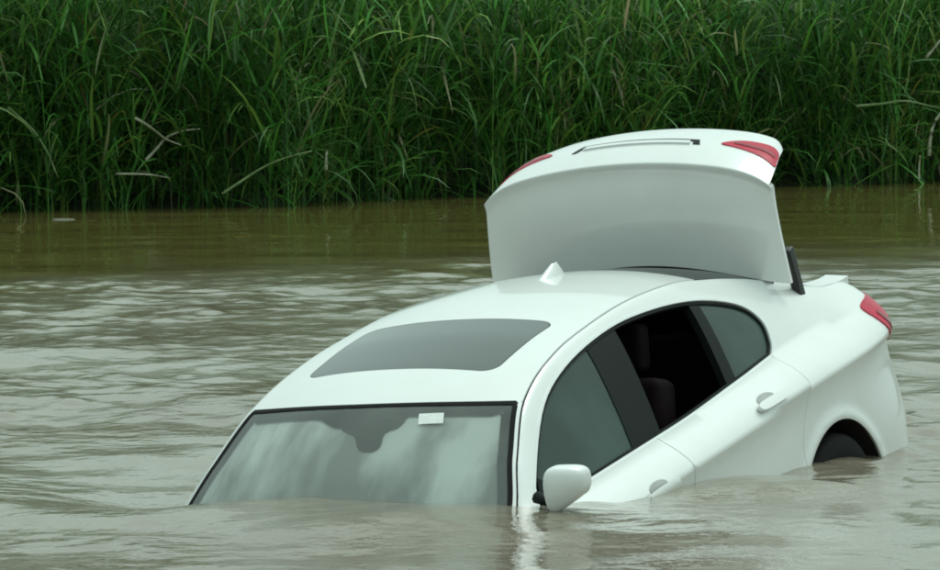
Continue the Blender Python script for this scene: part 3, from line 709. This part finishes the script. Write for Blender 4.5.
# ------------------------------------------------------------------ reed bed
def bank_xy(s, t):
    base = Bo+np.outer(s, d0)+np.outer(np.interp(s, _bs, _bt)+t, nb); return base+np.outer(.26*np.sin(s*1.3)+.16*np.sin(s*3.1+1)+.10*np.sin(s*6.7+2), nb)
def ribbon_batch(P0, az, el, length, width, droop, nseg, twist, side_curve):
    """arched tapering leaf blades. returns V (n*(nseg+1)*2,3), F"""
    n = len(P0); V = np.zeros((n, nseg+1, 2, 3)); p = P0.copy(); e = el.copy(); a = az.copy(); st = length/nseg
    for j in range(nseg+1):
        u = j/nseg; w = width*np.minimum(1, (.35+2.6*u))*(1-u)**.6
        tx = np.cos(e)[:, None]*np.c_[np.cos(a), np.sin(a), 0*a]+np.c_[0*a, 0*a, np.sin(e)]
        hz = np.c_[-np.sin(a), np.cos(a), 0*a]; nrm = np.cross(tx, hz); tw = twist*u
        sv = hz*np.cos(tw)[:, None]+nrm*np.sin(tw)[:, None]
        V[:, j, 0] = p-sv*w[:, None]*.5; V[:, j, 1] = p+sv*w[:, None]*.5
        p = p+tx*st[:, None]; e = e-droop/nseg*(.4+1.2*u); a = a+side_curve/nseg
    b = np.arange(n)*(nseg+1)*2; F = []
    for j in range(nseg): F.append(np.c_[b+2*j, b+2*j+1, b+2*j+3, b+2*j+2])
    return V.reshape(-1, 3), np.stack(F, 1).reshape(-1, 4)
NC = 6600
s_ = rng.uniform(-9, 27, NC); t_ = rng.random(NC)**1.5*7.5-.25
clump = fbm(s_, t_*1.5, 1.6, 41); kk = rng.random(NC) < np.clip(.72+.45*clump, .22, 1); s_, t_ = s_[kk], t_[kk]; NC = len(s_)
B = bank_xy(s_, t_); bz = np.maximum(ground_h(B[:, 0], B[:, 1]), -.35); hgt = rng.uniform(2.5, 3.9, NC)*(1+.12*fbm(s_, t_, .9, 42))
la = rng.uniform(0, 6.28, NC); lm = np.abs(rng.normal(0, .50, NC))
fl = rng.random(NC) < .34                                  # culms pushed over by the flood
lm[fl] = rng.uniform(.7, 1.9, fl.sum()); la[fl] = math.atan2(d0[1], d0[0])+rng.normal(0, .5, fl.sum())+np.where(rng.random(fl.sum()) < .5, 0, 3.14)
def culm(i, u): 
    hh = hgt[i]*u; off = lm[i]*u*u; z = hh*np.sqrt(np.maximum(.08, 1-(lm[i]*u*.45)**2))
    return np.c_[B[i, 0]+np.cos(la[i])*off, B[i, 1]+np.sin(la[i])*off, bz[i]+z]
NV, NF, NCOL = [], [], []; vo = 0
def add_batch(V, F, col, per):
    global vo
    NV.append(V); NF.append(F+vo); vo += len(V); NCOL.append(np.repeat(col, per, axis=0))
idx = np.arange(NC); sg = 6
V = np.zeros((NC, sg+1, 3, 3))
for j in range(sg+1):
    c = culm(idx, np.full(NC, j/sg)); r = .008*(1-.7*j/sg)
    for k in range(3): V[:, j, k] = c+np.array([r*math.cos(2.094*k), r*math.sin(2.094*k), 0])
b = np.arange(NC)*(sg+1)*3; F = []
for j in range(sg):
    for k in range(3): F.append(np.c_[b+3*j+k, b+3*j+(k+1) % 3, b+3*j+3+(k+1) % 3, b+3*j+3+k])
def leaf_cols(n, dry=.03, shade=1.0):
    base = np.array([.058, .172, .032])*np.exp(rng.normal(0, .32, (n, 1)))*np.exp(rng.normal(0, .10, (n, 3)))
    yel = rng.random(n) < .16; base[yel] = np.array([.15, .27, .055])*np.exp(rng.normal(0, .2, (yel.sum(), 1)))
    dr = rng.random(n) < dry; base[dr] = np.array([.30, .29, .17])*np.exp(rng.normal(0, .25, (dr.sum(), 1)))
    return np.clip(base*shade, 0, .6)
plant = 1.12*np.exp(.30*fbm(s_, t_, 1.1, 43)+rng.normal(0, .22, NC))[:, None]*np.array([1, 1, 1])
dead = rng.random(NC) < .05; plant[dead] *= np.array([2.3, 1.05, 1.2])
add_batch(V.reshape(-1, 3), np.stack(F, 1).reshape(-1, 4), leaf_cols(NC, .03)*np.clip(plant, .4, 2.4), (sg+1)*3)
per = 13; i2 = np.repeat(idx, per); u = np.clip(np.tile(np.linspace(.10, .99, per), NC)+rng.normal(0, .03, NC*per), .03, 1)
az = np.repeat(rng.uniform(0, 6.28, NC), per)+np.tile(np.arange(per)*2.6, NC)+rng.normal(0, .5, NC*per); n = len(i2)
V, F = ribbon_batch(culm(i2, u), az, rng.uniform(.6, 1.3, n), rng.uniform(.55, 1.35, n), rng.uniform(.028, .062, n), rng.uniform(.4, 2.5, n), 5, rng.normal(0, .6, n), rng.normal(0, .3, n))
add_batch(V, F, np.clip(leaf_cols(n, .025)*np.clip(plant, .4, 2.4)[i2], 0, .5), 12)
# broken and hanging blades near the water, some dry
n = 10000; ss_ = rng.uniform(-9, 27, n); tt_ = rng.uniform(-.45, 1.3, n); Pb = bank_xy(ss_, tt_); hb = rng.uniform(.02, 2.4, n)**1.0*(.5+.5*rng.random(n))
V, F = ribbon_batch(np.c_[Pb, hb], rng.uniform(0, 6.28, n), rng.uniform(-.5, 1.35, n), rng.uniform(.45, 1.35, n), rng.uniform(.022, .056, n), rng.uniform(.2, 2.4, n), 5, rng.normal(0, .7, n), rng.normal(0, .5, n))
add_batch(V, F, leaf_cols(n, .045), 12)
V = np.vstack(NV); F = np.vstack(NF); C = np.vstack(NCOL)
me = big_mesh('reed_bed', V, F); ca_ = me.color_attributes.new('tone', 'FLOAT_COLOR', 'POINT')
ca_.data.foreach_set('color', np.c_[C, np.ones(len(C))].astype(np.float32).ravel())
def leaf_mat():
    m, nt, b = new_mat('reed_leaf'); N, L = nt.nodes, nt.links
    at = N.new('ShaderNodeAttribute'); at.attribute_name = 'tone'
    L.new(at.outputs['Color'], b.inputs['Base Color']); b.inputs['Roughness'].default_value = .42; b.inputs['Specular IOR Level'].default_value = .4
    tr = N.new('ShaderNodeBsdfTranslucent'); L.new(at.outputs['Color'], tr.inputs[0])
    mx = N.new('ShaderNodeMixShader'); mx.inputs[0].default_value = .36; L.new(b.outputs[0], mx.inputs[1]); L.new(tr.outputs[0], mx.inputs[2])
    L.new(mx.outputs[0], N['Material Output'].inputs['Surface']); return m
M['leaf'] = leaf_mat()
reeds = link('reed_bed', me, M['leaf']); reeds['kind'] = 'stuff'
tag(reeds, 'dense tall green reeds lining the far river bank', 'reeds')

# ------------------------------------------------------------------ single dry stalks that stand out of the reed bed
def px_bank(px, py, t=-.3):
    """point on the upright plane t metres beyond the water's edge"""
    v = pxray(px, py); best = None
    ks = np.linspace(25, 80, 900); P = CAMP+ks[:, None]*v; f = bank_t(P[:, 0], P[:, 1])-t
    i = np.where((f[:-1] < 0) & (f[1:] >= 0))[0]; i = i[0] if len(i) else 400
    return P[i]
M['straw'] = principled('dry_straw', (.42, .42, .31), .7, noise=(14, .35))
M['green_stalk'] = principled('pale_green_stalk', (.20, .30, .12), .6, noise=(14, .3))
STALKS = [
 ('short bleached reed stalk catching the light high above the left water', 'straw', [(236, 2), (239, 14), (242, 30)], .016, .0),
 ('pale dry reed stalk leaning right, crossed by another near the left bank', 'straw', [(146, 160), (158, 147), (166, 138), (182, 131), (200, 129)], .016, -.1),
 ('pale dry reed stalk drooping right across another above the left water', 'straw', [(135, 118), (150, 127), (166, 139), (181, 145)], .015, -.2),
 ('arched pale green reed stalk beside the far left edge of the picture', 'green_stalk', [(8, 108), (22, 120), (36, 134), (48, 154), (58, 178)], .018, -.1),
 ('pale dry reed stalk lying level low over the left water', 'straw', [(116, 174), (135, 174), (152, 175), (170, 178)], .013, -.3),
 ('pale green reed stalk rising to the right over the left bank water', 'green_stalk', [(222, 194), (240, 182), (262, 168), (285, 158), (312, 151)], .016, -.3),
 ('curved bleached reed stalk at the far right edge above the water', 'straw', [(929, 156), (930, 140), (934, 124), (944, 110), (958, 104)], .024, -.3),
 ('pale straight reed stalk leaning right at the upper right edge', 'straw', [(926, 58), (934, 48), (944, 36)], .020, -.2),
 ('thin upright dry stick standing in the water right of the boot lid', 'straw', [(919, 180), (919, 170), (920, 156)], .014, -.5),
 ('slim upright pale reed stalk above the water left of the car', 'straw', [(326, 170), (326, 160), (327, 150)], .020, -.2),
 ('long pale reed stalk lying level behind the open boot lid, to its right', 'green_stalk', [(856, 106), (880, 104), (905, 101), (930, 106), (948, 110)], .016, -.2),
]
for lab, mt, pts, r, t in STALKS:
    W = [Vector(px_bank(*p, t-.42)) for p in smooth_curve(pts, 4)]; r *= 1.25
    o = tube('dry_reed_stalk', [p-W[0] for p in W], [max(.004, r*(1-.6*i/len(W))) for i in range(len(W))], M[mt], None, 6); o.location = W[0]
    tag(o, lab, 'reed stalk', 'dry stalks standing out of the reed bed')
c = px_water(62, 219.5); V = []; F = []
for j in range(7):
    for i in range(16):
        a = 2*math.pi*i/16; ph = math.pi*j/6; rr = 1+.22*math.sin(3*a+1)+.1*math.sin(5*a)
        V.append((.12*rr*math.sin(ph)*math.cos(a), .09*rr*math.sin(ph)*math.sin(a), .008*math.cos(ph)))
for j in range(6):
    for i in range(16): F.append((j*16+i, (j+1)*16+i, (j+1)*16+(i+1) % 16, j*16+(i+1) % 16))
o = link('floating_scrap', mesh_np('floating_scrap', V, F), principled('pale_foam', (.26, .27, .22), .8, noise=(12, .3), bump=(20, .4))); o.location = (c[0], c[1], .002)
tag(o, 'small pale scrap floating by the reeds at the left', 'debris')
